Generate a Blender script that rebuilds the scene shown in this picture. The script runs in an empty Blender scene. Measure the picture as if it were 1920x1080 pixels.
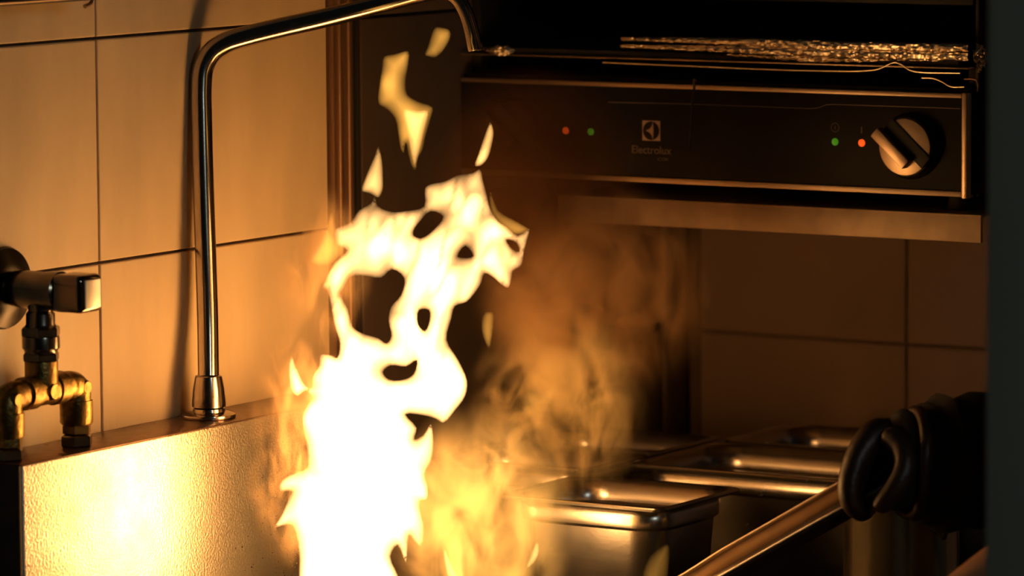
import bpy, bmesh, math, random
import numpy as np
from math import sin, cos, pi, radians, exp, hypot
from mathutils import Vector, Matrix, noise as mnoise
from mathutils.geometry import delaunay_2d_cdt
random.seed(7)
SC = bpy.context.scene
COL = SC.collection

# ------------------------------------------------------------------ camera
FPX = 8500.0
YAW, PITCH, ROLL = radians(32.1), radians(6.2), radians(0.36)
FH = Vector((-sin(YAW), cos(YAW), 0))
_r = Vector((cos(YAW), sin(YAW), 0))
FW = FH*cos(PITCH) - Vector((0, 0, 1))*sin(PITCH)
_u = _r.cross(FW)
RT = _r*cos(ROLL) - _u*sin(ROLL)
UP = _u*cos(ROLL) + _r*sin(ROLL)
CAM = Vector((2.36573, -3.21594, 1.53601))
cam = bpy.data.cameras.new('camera'); camo = bpy.data.objects.new('camera', cam); COL.objects.link(camo)
cam.sensor_width = 36; cam.lens = FPX/1920*36
cam.clip_start = .05; cam.clip_end = 50
camo.matrix_world = Matrix(((RT.x, UP.x, -FW.x, CAM.x), (RT.y, UP.y, -FW.y, CAM.y), (RT.z, UP.z, -FW.z, CAM.z), (0, 0, 0, 1)))
cam.dof.use_dof = True; cam.dof.focus_distance = 3.97; cam.dof.aperture_fstop = 6.3
SC.camera = camo

# ------------------------------------------------------------------ world, lights, exposure
w = bpy.data.worlds.new('world'); SC.world = w; w.use_nodes = True
w.node_tree.nodes['Background'].inputs[0].default_value = (.9, 1, .92, 1)
w.node_tree.nodes['Background'].inputs[1].default_value = .004
vs = SC.view_settings
vs.view_transform = 'Standard'; vs.look = 'None'; vs.gamma = 1; vs.exposure = 0; vs.use_curve_mapping = False
SC.cycles.use_denoising = True
SC.cycles.max_bounces = 8; SC.cycles.volume_bounces = 1; SC.cycles.transparent_max_bounces = 16
SC.cycles.sample_clamp_indirect = 3
SC.cycles.volume_step_rate = 1.0
SC.cycles.volume_max_steps = 256

def area_light(name, loc, target, size, power, color):
    l = bpy.data.lights.new(name, 'AREA'); l.size = size; l.energy = power; l.color = color
    o = bpy.data.objects.new(name, l); COL.objects.link(o); o.location = loc
    o.rotation_euler = (Vector(target)-Vector(loc)).to_track_quat('-Z', 'Y').to_euler()
    return o
# dim cool daylight from the kitchen's far side, behind and right of the camera
area_light('kitchen_daylight', (3.6, -1.9, 2.2), (.8, .0, 1.0), .45, 7.5, (.88, 1, .92))

# ------------------------------------------------------------------ pixel rays on known planes
def ray(px, py): return FW + RT*((px-960)/FPX) - UP*((py-540)/FPX)
def on_x(px, py, x=0.0): v = ray(px, py); return CAM + v*((x-CAM.x)/v.x)
def on_y(px, py, y): v = ray(px, py); return CAM + v*((y-CAM.y)/v.y)
def on_z(px, py, z): v = ray(px, py); return CAM + v*((z-CAM.z)/v.z)
def on_d(px, py, d): return CAM + ray(px, py)*d

# ------------------------------------------------------------------ materials
MATS = {}
def mat(name, color, rough=.5, metal=0., noise_amt=0., noise_scale=20., bump=0., bump_scale=80., stretch=(1, 1, 1), dark=None, spec=.5, aniso=0., coat=0.):
    m = bpy.data.materials.new(name); m.use_nodes = True; MATS[name] = m
    nt = m.node_tree; b = nt.nodes['Principled BSDF']
    b.inputs['Base Color'].default_value = (*color, 1); b.inputs['Roughness'].default_value = rough
    b.inputs['Metallic'].default_value = metal; b.inputs['Specular IOR Level'].default_value = spec
    b.inputs['Anisotropic'].default_value = aniso; b.inputs['Coat Weight'].default_value = coat
    if noise_amt or bump:
        tc = nt.nodes.new('ShaderNodeTexCoord'); mp = nt.nodes.new('ShaderNodeMapping'); mp.inputs['Scale'].default_value = stretch
        nt.links.new(tc.outputs['Object'], mp.inputs['Vector'])
    if noise_amt:
        n = nt.nodes.new('ShaderNodeTexNoise'); n.inputs['Scale'].default_value = noise_scale; n.inputs['Detail'].default_value = 6
        nt.links.new(mp.outputs[0], n.inputs['Vector'])
        mx = nt.nodes.new('ShaderNodeMix'); mx.data_type = 'RGBA'
        d = dark or tuple(c*(1-noise_amt) for c in color)
        rp = nt.nodes.new('ShaderNodeMapRange'); rp.inputs[1].default_value = .35; rp.inputs[2].default_value = .7
        nt.links.new(n.outputs['Fac'], rp.inputs[0]); nt.links.new(rp.outputs[0], mx.inputs['Factor'])
        mx.inputs['A'].default_value = (*color, 1); mx.inputs['B'].default_value = (*d, 1)
        nt.links.new(mx.outputs['Result'], b.inputs['Base Color'])
        rr = nt.nodes.new('ShaderNodeMapRange'); rr.inputs[3].default_value = rough*.85; rr.inputs[4].default_value = min(1, rough*1.25)
        nt.links.new(n.outputs['Fac'], rr.inputs[0]); nt.links.new(rr.outputs[0], b.inputs['Roughness'])
    if bump:
        n2 = nt.nodes.new('ShaderNodeTexNoise'); n2.inputs['Scale'].default_value = bump_scale; n2.inputs['Detail'].default_value = 4
        nt.links.new(mp.outputs[0], n2.inputs['Vector'])
        bp = nt.nodes.new('ShaderNodeBump'); bp.inputs['Strength'].default_value = bump; bp.inputs['Distance'].default_value = .002
        nt.links.new(n2.outputs['Fac'], bp.inputs['Height']); nt.links.new(bp.outputs[0], b.inputs['Normal'])
    return m
def emat(name, color, strength):
    m = bpy.data.materials.new(name); m.use_nodes = True; nt = m.node_tree
    b = nt.nodes['Principled BSDF']; b.inputs['Base Color'].default_value = (*color, 1)
    b.inputs['Emission Color'].default_value = (*color, 1); b.inputs['Emission Strength'].default_value = strength
    return m
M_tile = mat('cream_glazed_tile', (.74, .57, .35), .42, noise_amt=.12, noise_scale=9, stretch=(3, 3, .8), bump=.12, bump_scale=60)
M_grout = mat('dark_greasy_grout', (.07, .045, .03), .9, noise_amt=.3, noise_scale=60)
M_tile_back = mat('shade_browned_tile', (.26, .165, .115), .5, noise_amt=.1, noise_scale=9, bump=.1, bump_scale=60)  # reddish shade of the far wall is put into this tile colour
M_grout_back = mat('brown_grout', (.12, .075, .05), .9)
M_steel = mat('brushed_steel', (.72, .70, .66), .36, 1., noise_amt=.12, noise_scale=30, stretch=(1, 1, 30), bump=.05, bump_scale=150)
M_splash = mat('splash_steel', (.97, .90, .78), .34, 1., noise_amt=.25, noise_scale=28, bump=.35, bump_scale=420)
M_clad = mat('wall_cladding_steel', (.14, .10, .08), .62, .55, noise_amt=.2, noise_scale=12, bump=.1, bump_scale=100)
M_profile = mat('bronze_profile', (.22, .13, .08), .45, .7)
M_chrome = mat('chrome', (.52, .47, .42), .17, 1., bump=.02, bump_scale=200)
M_chrome_dull = mat('dull_chrome', (.24, .21, .18), .22, 1., noise_amt=.3, noise_scale=80)
M_brass = mat('aged_brass', (.42, .27, .085), .36, 1., noise_amt=.55, noise_scale=110, bump=.3, bump_scale=300)
M_pan = mat('gastronorm_steel', (.66, .63, .60), .24, 1., noise_amt=.1, noise_scale=60, bump=.03, bump_scale=300)
M_black = mat('black_enamel', (.012, .011, .010), .5, 0., spec=.18)
M_blackm = mat('black_matte', (.014, .012, .011), .7, 0.)
M_trim = mat('salamander_trim_steel', (.52, .40, .29), .42, 1., bump=.05, bump_scale=300)
M_foil = mat('aluminium_foil', (.95, .84, .68), .36, 1., bump=.15, bump_scale=120)
M_glove = mat('black_leather', (.032, .016, .011), .42, 0., noise_amt=.3, noise_scale=60, bump=.5, bump_scale=120)
M_cloth = mat('black_cotton', (.013, .012, .011), .92, 0., bump=.4, bump_scale=400)
M_skin = mat('skin', (.50, .27, .17), .55, 0., noise_amt=.12, noise_scale=40)
M_hair = mat('dark_hair', (.02, .014, .01), .6)
M_post = mat('grey_green_paint', (.30, .33, .30), .6, noise_amt=.08, noise_scale=5)
M_iron = mat('cast_iron', (.02, .02, .02), .6, .3, bump=.3)
M_oilpan = mat('carbon_steel', (.30, .28, .26), .3, 1.)
M_print = mat('printed_silver', (.50, .36, .26), .5, .3)
M_print_dim = mat('printed_grey', (.16, .12, .10), .6)
M_floor = mat('floor_tile', (.12, .09, .07), .6, noise_amt=.2, noise_scale=12)
M_red = emat('orange_lamp', (1, .10, .01), 1.0)
M_green = emat('green_lamp', (.10, .45, .02), .3)

# ------------------------------------------------------------------ mesh helpers
def finish(o, name, m, parent, smooth):
    COL.objects.link(o)
    if m: o.data.materials.append(m)
    if smooth:
        for p in o.data.polygons: p.use_smooth = True
        o.data.set_sharp_from_angle(angle=radians(38))
    if parent: o.parent = parent
    return o
def obj(name, bm, m, parent=None, smooth=True, label=None):
    bmesh.ops.recalc_face_normals(bm, faces=bm.faces)
    me = bpy.data.meshes.new(name); bm.to_mesh(me); bm.free()
    o = finish(bpy.data.objects.new(name, me), name, m, parent, smooth)
    if parent: o.matrix_parent_inverse = parent.matrix_world.inverted() if False else Matrix.Translation(-Vector(parent.location))
    if label: o['label'] = label
    return o
def thing(name, label, cat, loc=(0, 0, 0), group=None):
    o = bpy.data.objects.new(name, None); o.empty_display_size = .02; COL.objects.link(o); o.location = loc
    o['label'] = label; o['category'] = cat
    if group: o['group'] = group
    return o
def tag(o, label, cat, group=None):
    o['label'] = label; o['category'] = cat
    if group: o['group'] = group
    return o
def box(bm, x0, x1, y0, y1, z0, z1, bev=0., seg=2):
    r = bmesh.ops.create_cube(bm, size=1, matrix=Matrix.Translation(((x0+x1)/2, (y0+y1)/2, (z0+z1)/2)) @ Matrix.Diagonal((abs(x1-x0), abs(y1-y0), abs(z1-z0), 1)))
    if bev:
        es = list({e for v in r['verts'] for e in v.link_edges})
        bmesh.ops.bevel(bm, geom=es, offset=bev, segments=seg, affect='EDGES', profile=.5)
    return bm
def BM(): return bmesh.new()
def axis_mat(origin, d, up=None):
    d = Vector(d).normalized(); q = Vector((0, 0, 1)).rotation_difference(d)
    return Matrix.Translation(origin) @ q.to_matrix().to_4x4()
def lathe(bm, prof, M, seg=32, hexa=False):
    n = 6 if hexa else seg; rings = []
    for r, z in prof:
        if r < 1e-6: rings.append([bm.verts.new(M @ Vector((0, 0, z)))])
        else: rings.append([bm.verts.new(M @ Vector((r*cos(2*pi*k/n), r*sin(2*pi*k/n), z))) for k in range(n)])
    for a, b in zip(rings, rings[1:]):
        for k in range(n):
            k2 = (k+1) % n
            if len(a) == 1 and len(b) == 1: continue
            if len(a) == 1: bm.faces.new((a[0], b[k], b[k2]))
            elif len(b) == 1: bm.faces.new((a[k], a[k2], b[0]))
            else: bm.faces.new((a[k], a[k2], b[k2], b[k]))
    for rg, fl in ((rings[0], 1), (rings[-1], 0)):
        if len(rg) > 1: bm.faces.new(rg[::-1] if fl else rg)
    return bm
def catmull(P, n=8, closed=False):
    P = [Vector(p) for p in P]; out = []; L = len(P)
    rng = range(L) if closed else range(L-1)
    for i in rng:
        if closed: a, b, c, d = P[i-1], P[i], P[(i+1) % L], P[(i+2) % L]
        else: a, b, c, d = P[max(i-1, 0)], P[i], P[i+1], P[min(i+2, L-1)]
        la, lb, lc = max((b-a).length, 1e-6)**.5, max((c-b).length, 1e-6)**.5, max((d-c).length, 1e-6)**.5
        m1 = (c-b) if la < 2e-3 else lb*((b-a)/la - (c-a)/(la+lb) + (c-b)/lb)
        m2 = (c-b) if lc < 2e-3 else lb*((c-b)/lb - (d-b)/(lb+lc) + (d-c)/lc)
        for k in range(n):
            t = k/n
            out.append(b*(2*t**3-3*t*t+1) + m1*(t**3-2*t*t+t) + c*(-2*t**3+3*t*t) + m2*(t**3-t*t))
    if not closed: out.append(P[-1])
    return out
def tube(bm, P, R, seg=20, caps=True):
    P = [Vector(p) for p in P]; n = len(P)
    if not hasattr(R, '__len__'): R = [R]*n
    t0 = (P[1]-P[0]).normalized(); nrm = t0.orthogonal().normalized(); rings = []
    for i in range(n):
        t = (P[min(i+1, n-1)]-P[max(i-1, 0)]).normalized()
        nrm = (nrm - t*nrm.dot(t)).normalized(); bn = t.cross(nrm)
        rings.append([bm.verts.new(P[i]+(nrm*cos(2*pi*k/seg)+bn*sin(2*pi*k/seg))*R[i]) for k in range(seg)])
    for a, b in zip(rings, rings[1:]):
        for k in range(seg): bm.faces.new((a[k], a[(k+1) % seg], b[(k+1) % seg], b[k]))
    if caps: bm.faces.new(rings[0][::-1]); bm.faces.new(rings[-1])
    return bm
def skin(name, verts, edges, radii, m, parent, root=0, sub=2, label=None):
    me = bpy.data.meshes.new(name); me.from_pydata([tuple(v) for v in verts], edges, []); me.update()
    o = bpy.data.objects.new(name, me); COL.objects.link(o)
    md = o.modifiers.new('skin', 'SKIN'); md.use_smooth_shade = True
    if not me.skin_vertices: me.attributes.new('skin', 'FLOAT', 'POINT')
    for i, r in enumerate(radii):
        rr = r if hasattr(r, '__len__') else (r, r)
        me.skin_vertices[0].data[i].radius = rr; me.skin_vertices[0].data[i].use_root = (i == root)
    s = o.modifiers.new('subd', 'SUBSURF'); s.levels = sub; s.render_levels = sub
    dg = bpy.context.evaluated_depsgraph_get(); dg.update()
    nm = bpy.data.meshes.new_from_object(o.evaluated_get(dg)); o.modifiers.clear(); o.data = nm
    for p in nm.polygons: p.use_smooth = True
    nm.materials.clear(); nm.materials.append(m)
    if parent: o.parent = parent; o.matrix_parent_inverse = Matrix.Translation(-Vector(parent.location))
    if label: o['label'] = label
    return o

# ================================================================== SETTING
Y_BACK = .8985; Z_ROW = 1.1378; H_ROW = .1936; Y_SAL = .4557
def structure(name, bm, m, smooth=False):
    o = obj(name, bm, m, None, smooth); o['kind'] = 'structure'; return o
def shared_tile(w_, h_, axis, m):
    bm = BM(); g = .0013
    if axis == 'x': box(bm, 0, .006, g, w_-g, g, h_-g, .0012, 2)
    else: box(bm, g, w_-g, -.006, 0, g, h_-g, .0012, 2)
    bmesh.ops.recalc_face_normals(bm, faces=bm.faces)
    me = bpy.data.meshes.new('tile'); bm.to_mesh(me); bm.free(); me.materials.append(m); return me
wl = structure('wall_left', box(BM(), -.08, -.004, -2.3, Y_BACK+.08, 0, 2.4), M_grout)
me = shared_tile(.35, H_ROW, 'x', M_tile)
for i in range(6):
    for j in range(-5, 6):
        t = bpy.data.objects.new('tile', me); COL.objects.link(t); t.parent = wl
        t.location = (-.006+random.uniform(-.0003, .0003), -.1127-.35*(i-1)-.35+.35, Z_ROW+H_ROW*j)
        if i == 0: t.location.y = -.1127
        else: t.location.y = -.1127-.35*i
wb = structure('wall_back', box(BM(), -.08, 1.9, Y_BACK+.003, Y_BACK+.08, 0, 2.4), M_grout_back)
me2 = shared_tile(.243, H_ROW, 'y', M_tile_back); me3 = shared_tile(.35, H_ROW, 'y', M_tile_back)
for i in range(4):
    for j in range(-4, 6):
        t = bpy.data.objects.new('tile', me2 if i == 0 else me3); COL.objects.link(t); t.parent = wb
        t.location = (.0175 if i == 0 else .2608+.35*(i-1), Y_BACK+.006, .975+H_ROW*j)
structure('floor', box(BM(), -.08, 3.2, -4.2, Y_BACK+.08, -.05, 0), M_floor)
# foreground pillar at the right edge of the view
pc = on_d(1846, 540, 3.0)
structure('wall_right', box(BM(), pc.x, pc.x+.20, pc.y, pc.y+.14, 0, 2.4, .004), M_post, True)
# bronze corner profile ending the tiled field, dark reveal, steel cladding
bm = BM()
box(bm, -.004, .006, .2385, .2425, .99, 2.3, .001)
box(bm, -.004, .010, .2432, .2500, .99, 2.3, .0025, 3)
box(bm, -.004, .004, .2500, .2570, .99, 2.3, .001)
box(bm, -.004, .011, .2570, .2650, .99, 2.3, .0030, 3)
structure('trim_1', bm, M_profile, True)
structure('trim_2', box(BM(), -.0039, -.002, .2655, .2867, .7, 2.3), M_blackm)
zs = on_x(760, 26).z
tc_ = structure('trim_3', box(BM(), -.0039, .001, .2867, .842, .7, 2.3), M_blackm)
for z0, z1 in ((.7, zs-.0015), (zs+.0015, 2.3)):
    obj('cladding_panel', box(BM(), .0011, .004, .288, .840, z0, z1, .0008), M_clad, tc_)
structure('trim_4', box(BM(), -.0039, .007, .846, .890, .7, 2.3, .002), M_clad, True)

# ================================================================== LEFT: splashback with ledge
LZ = .992; LX = .0645
yl = on_x(38, 883, LX).y; y_end = .19
sb = thing('splashback', 'brushed steel splashback with narrow top ledge glowing with firelight, under the tap', 'splashback', (LX/2, -.07, .70))
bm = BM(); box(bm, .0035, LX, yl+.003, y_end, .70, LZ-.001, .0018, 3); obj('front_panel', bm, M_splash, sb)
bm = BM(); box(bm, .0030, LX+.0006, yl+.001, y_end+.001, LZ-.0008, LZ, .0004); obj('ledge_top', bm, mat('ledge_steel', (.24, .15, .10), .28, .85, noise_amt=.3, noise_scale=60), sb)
bm = BM(); box(bm, .0035, LX-.001, yl-.001, yl+.0028, .70, LZ-.0012, .0006); obj('end_cap', bm, M_blackm, sb)  # end face coloured black for the shade on its unlit side
bm = BM()
for i in range(260):
    px = 560-abs(random.gauss(0, 45)); py = random.uniform(805, 1120); p = on_x(px, py, LX)
    r0 = random.uniform(.0003, .0008)
    bmesh.ops.create_icosphere(bm, subdivisions=1, radius=r0, matrix=Matrix.Translation(p) @ Matrix.Diagonal((.5, 1, 1.2, 1)))
o = obj('droplets', bm, M_chrome, sb); o['kind'] = 'stuff'
# wall shelf, top left
sh = thing('wall_shelf', 'thin metal wall shelf edge with curled corner at the upper left', 'shelf', (0.05, -.35, 1.36))
a = on_x(0, 9, .05); b = on_x(176, 10, .02)
bm = BM(); z_ = on_x(90, 7, .05).z
box(bm, .001, .05, -.62, on_x(170, 5, .045).y, z_+.0005, z_+.008, .0006); obj('shelf_plate', bm, M_blackm, sh)
bm = BM(); tube(bm, [on_x(-200, 22, .052), on_x(0, 6.5, .052), on_x(112, -1, .052), on_x(190, -6, .052)], .0012, 8); obj('edge_strip', bm, M_trim, sh)
bm = BM(); tube(bm, catmull([on_x(176, -12, .05), on_x(173, 2, .05), on_x(168, 8, .05), on_x(159, 12, .05)], 5), [.0012]*6+[.0017]*5+[.0018]*5, 10)
obj('curled_corner', bm, M_trim, sh)

# ================================================================== faucet spout
fb = Vector((.032, 0, LZ))
fc = thing('faucet', 'tall chrome swivel spout rising from the ledge and arching over the flames', 'faucet', fb)
bm = BM(); lathe(bm, [(.0235, .0003), (.0240, .0015), (.0235, .0034), (.020, .0048), (.0145, .0058), (.0140, .0085), (0.011, .0087)], Matrix.Translation(fb), 48)
obj('flange', bm, M_chrome, fc)
bm = BM(); lathe(bm, [(.0125, .0087), (.0148, .0100), (.0150, .0130), (.0138, .0260), (.0118, .0370), (.0106, .0378), (.0098, .0380)], Matrix.Translation(fb), 48)
obj('ferrule', bm, M_chrome, fc)
pts = []
p0 = Vector((.032, 0, LZ+.037))
def fpt(px, py, k):   # k: distance along the swung arm, 0 at the pole, 1 at the nozzle
    return on_d(px, py, 4.0 + .0*k)
base_d = 4.0
cl = [(392.5, 700), (389.5, 600), (386.5, 500), (383, 400), (380, 300), (378, 215), (377.5, 165), (381, 128), (396, 99), (424, 80), (462, 68), (510, 56), (620, 31), (720, 6), (790, -12), (826, -17)]
P = [on_d(x, y, base_d) for x, y in cl]; P[0] = p0
path = catmull(P, 6)
L = len(path); s = [0]
for i in range(1, L): s.append(s[-1]+(path[i]-path[i-1]).length)
R = [.0094 - .0018*max(0, (q/s[-1]-.62)/.38) for q in s]
bm = BM(); tube(bm, path, R, 32); obj('pipe', bm, M_chrome, fc)
cl = [(818, -16.5), (840, -14), (858, -2), (871, 18), (880, 42), (886, 66)]
bm = BM(); tube(bm, catmull([on_d(x, y, base_d) for x, y in cl], 6), .0066, 28); obj('spout_bend', bm, M_chrome, fc)
bm = BM(); A = on_d(885.5, 62, base_d); B = on_d(892, 95, base_d); ax = (B-A); Lh = ax.length
lathe(bm, [(.0062, 0), (.0069, .0006), (.0069, Lh*.94), (.0064, Lh), (.0050, Lh), (.0046, Lh-.004), (0, Lh-.004)], axis_mat(A, ax), 28)
obj('nozzle', bm, M_chrome, fc)

# ================================================================== water valve and brass fittings
XV = .040
vo = on_x(76, 600, XV)          # the column below the valve
def vz(py): return on_x(76, py, XV).z
cy = vo.y
wv = thing('water_valve', 'chrome wall valve with square handle over brass tee and two pipe elbows', 'valve', (0, cy, LZ))
zc = on_x(70, 545, XV).z
X = Vector((1, 0, 0)); org = Vector((0, cy, zc))
bm = BM(); lathe(bm, [(.0345, .0005), (.0350, .002), (.0335, .0055), (.022, .0095), (.0165, .011)], axis_mat(org, X), 48)
obj('wall_flange', bm, mat('dark_chrome', (.04, .035, .03), .3, 1.), wv)
bm = BM(); lathe(bm, [(.0135, .010), (.0150, .014), (.0160, .026), (.0155, .046), (.0165, .052), (.0168, .062), (.0150, .0635)], axis_mat(org, X), 40)
bm2 = bm
lathe(bm2, [(.0100, 0), (.0115, -.010), (.0100, -.0175), (.0090, -.0215)], Matrix.Translation((XV, cy, zc)), 32)
obj('valve_body', bm2, M_chrome_dull, wv)
bm = BM(); hx0, hx1 = .0625, .0945
box(bm, hx0, hx1, cy-.0155, cy+.0155, zc-.0158, zc+.0158, .0052, 4)
obj('handle', bm, mat('handle_chrome', (.26, .21, .17), .12, 1.), wv)
bm = BM(); box(bm, hx1-.0004, hx1+.0010, cy-.0105, cy+.0105, zc-.0118, zc+.0118, .0006, 3); obj('handle_cap', bm, mat('bright_cap', (.92, .86, .74), .35, .4), wv)
T = lambda py, r: (r, vz(py))
def col_part(name, ys, m, hexa=False, x=XV, y=None):
    bm = BM(); lathe(bm, [(r, on_x(76, py, XV).z) for r, py in ys], Matrix.Translation((x, cy if y is None else y, 0)), 32, hexa)
    return obj(name, bm, m, wv, smooth=not hexa)
col_part('neck_ring', [(.0105, 583), (.0122, 588), (.0122, 607), (.0135, 612)], M_chrome_dull)
col_part('union_nut', [(.0160, 612), (.0172, 616), (.0172, 628), (.0160, 631)], M_chrome_dull, True)
col_part('union_sleeve', [(.0155, 630), (.0158, 633), (.0158, 652), (.0140, 657), (.0138, 662)], M_chrome_dull)
col_part('lock_nut', [(.0150, 661), (.0160, 664), (.0160, 674), (.0150, 677)], M_chrome_dull, True)
col_part('brass_sleeve', [(.0138, 677), (.0140, 680), (.0140, 712), (.0125, 714)], M_brass)
zt = on_x(80, 732, XV).z; Yv = Vector((0, 1, 0))
bm = BM(); h = .0465
lathe(bm, [(.0115, -.026), (.0140, -.0255), (.0140, -.013), (.0125, -.0125), (.0125, .0125), (.0140, .013), (.0140, .0255), (.0115, .026)], axis_mat((XV, cy, zt), Yv), 36)
lathe(bm, [(.0128, 0), (.0138, .008), (.0138, .016)], Matrix.Translation((XV, cy, zt)), 32)
lathe(bm, [(.0, .0146), (.0060, .0146), (.0066, .0135), (.0085, .008)][::-1], axis_mat((XV, cy, zt), X), 20)
obj('tee_fitting', bm, M_brass, wv)
for sgn in (-1, 1):
    ye = cy+sgn*h
    path = catmull([(XV, cy+sgn*.024, zt), (XV, cy+sgn*.033, zt), (XV, ye-sgn*.004, zt-.0015), (XV, ye, zt-.007), (XV, ye, zt-.016), (XV, ye, zt-.027)], 5)
    bm = BM(); tube(bm, path, [.0118 if i < 6 else .0126 for i in range(len(path))], 30)
    lathe(bm, [(.0118, -.013), (.0140, -.0135), (.0140, -.032), (.0125, -.034)], Matrix.Translation((XV, ye, zt)), 32)
    lathe(bm, [(.0, .0128), (.005, .0128), (.006, .0118), (.008, .006)][::-1], axis_mat((XV, ye, zt-.002), X), 18)
    obj('elbow', bm, M_brass, wv)
    bm = BM(); lathe(bm, [(.0118, -.033), (.0128, -.035), (.0128, -.041), (.0100, -.0425)], Matrix.Translation((XV, ye, zt)), 6, True); obj('compression_ring', bm, M_brass, wv, smooth=False)
    bm = BM(); zb = LZ+.0004-zt; lathe(bm, [(.0120, -.0425), (.0140, -.0440), (.0140, zb+.0015), (.0130, zb)], Matrix.Translation((XV, ye, zt)), 6, True); obj('hex_nut', bm, M_chrome_dull, wv, smooth=False)

# ================================================================== salamander grill on its shelf
def Sx(px): return on_y(px, 270, Y_SAL).x
def Sz(py, px=1700): return on_y(px, py, Y_SAL).z
sx0, sx1 = .006, .5489; sz0, sz1 = 1.1729, 1.2665
sg = thing('salamander_grill', 'black countertop salamander grill with steel-framed control panel and two dials', 'grill', (.277, .66, 1.1575))
bm = BM(); box(bm, sx0, sx1, Y_SAL+.004, .885, sz0, sz1+.004, .002); obj('lower_housing', bm, M_black, sg)
bm = BM(); box(bm, sx0, sx1-.006, Y_SAL, Y_SAL+.004, sz0+.0055, sz1-.0045, .0008); obj('control_panel', bm, M_black, sg)
def strip(name, x0, x1, z0, z1, y0=Y_SAL-.0015, y1=Y_SAL+.004, m=M_trim, bev=.0007):
    bm = BM(); box(bm, x0, x1, y0, y1, z0, z1, bev); return obj(name, bm, m, sg)
strip('trim_bottom', sx0, sx1-.0062, sz0, sz0+.0052)
strip('trim_top', sx0, sx1-.0062, sz1-.0042, sz1)
strip('trim_side', sx1-.0060, sx1, sz0-.0015, sz1+.001, Y_SAL-.0025, Y_SAL+.012, bev=.0016)
strip('side_cover', sx1+.0002, sx1+.004, sz0, 1.60, Y_SAL+.013, .88, M_black)
strip('upper_ledge', sx0, sx1, 1.2885, 1.2900, Y_SAL-.001, .88, M_trim, .0004)
strip('rear_panel', sx0, sx1, sz1+.004, 1.60, .86, .884, M_black)
strip('hood', sx0, sx1, 1.345, 1.60, Y_SAL+.01, .859, M_black, .003)
strip('side_wall', sx0, sx0+.01, sz1+.004, 1.345, Y_SAL+.02, .859, M_black)
strip('side_wall', sx1-.01, sx1, sz1+.004, 1.2880, Y_SAL+.02, .859, M_black)
strip('tray', sx0+.012, sx1-.012, 1.2905, 1.296, Y_SAL+.004, .85, M_blackm)
for fx in (.03, .525):
    for fy in (.49, .85): obj('foot', lathe(BM(), [(.012, 1.1585), (.013, 1.160), (.011, sz0+.001)], Matrix.Translation((fx, fy, 0)), 20), M_blackm, sg)
# lamps, symbols, dials
YF = Y_SAL-.0002; NY = Vector((0, -1, 0))
for px, py, m in ((1061, 245, M_red), (1108, 247, M_green), (1566, 266, M_green), (1616, 268, M_red)):
    c = on_y(px, py, YF); bm = BM()
    lathe(bm, [(.0034, 0), (.0034, .0006), (.0026, .0014), (.0013, .0018), (0, .0019)], axis_mat(c, NY), 20)
    obj('indicator_lamp', bm, m, sg, label=('orange' if m is M_red else 'green')+' indicator lamp')
def dial(px, py, silver):
    c = on_y(px, py, YF); Mx = axis_mat(c, NY)
    k = lathe(BM(), [(.0300, 0), (.0300, .004), (.0285, .006), (.0270, .007), (.0270, .012)], Mx, 48)
    d = obj('dial', k, M_black, sg)
    bm = BM(); lathe(bm, [(.0258, .0121), (.0258, .0136), (.0250, .0140), (0, .0140)], Mx, 48)
    obj('dial_face', bm, M_trim if silver else M_black, d)
    ang = radians(-42)
    def bar(w0, w1, l0, l1, t0, t1, nm, m, b=.001):
        bm = BM(); box(bm, l0, l1, -t1, -t0, w0, w1, b)
        bmesh.ops.transform(bm, matrix=Matrix.Translation(c) @ Matrix.Rotation(-ang, 4, 'Y'), verts=bm.verts)
        return obj(nm, bm, m, d)
    bar(-.0020, .0115, -.0262, .0262, .0138, .0160, 'grip_base', M_blackm)
    bar(-.0125, -.0020, -.0285, .0150, .0138, .0250, 'grip', M_trim if silver else M_black, .0012)
dial(1709, 274, True)
dial(972, 241, False)
# lamp symbols
def ring(c, r, t, m, name):
    bm = BM(); n = 28; Mx = axis_mat(c, NY)
    vi = [bm.verts.new(Mx @ Vector(((r-t)*cos(2*pi*k/n), (r-t)*sin(2*pi*k/n), .0003))) for k in range(n)]
    vo_ = [bm.verts.new(Mx @ Vector((r*cos(2*pi*k/n), r*sin(2*pi*k/n), .0003))) for k in range(n)]
    for k in range(n): bm.faces.new((vi[k], vi[(k+1) % n], vo_[(k+1) % n], vo_[k]))
    return bm
c = on_y(1566, 239, YF); bm = ring(c, .0043, .0006, None, ''); box(bm, c.x-.0003, c.x+.0003, YF-.0005, YF-.0001, c.z-.0018, c.z+.0018)
obj('power_symbol', bm, M_print_dim, sg)
c = on_y(1616, 244, YF); obj('heat_symbol', box(BM(), c.x-.0008, c.x+.0008, YF-.0005, YF-.0001, c.z-.003, c.z+.003, .0003), M_print_dim, sg)
# printed thin contour line
bm = BM(); pl = [(1140, 191), (1280, 194), (1523, 203), (1536, 201), (1548, 196), (1560, 195), (1800, 203)]
pp = [on_y(x, y, YF-.0001) for x, y in pl]
for a, b in zip(pp, pp[1:]):
    vv = [bm.verts.new(v) for v in (a, b, b+Vector((0, 0, -.0007)), a+Vector((0, 0, -.0007)))]; bm.faces.new(vv)
obj('printed_line', bm, M_print_dim, sg)
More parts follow.
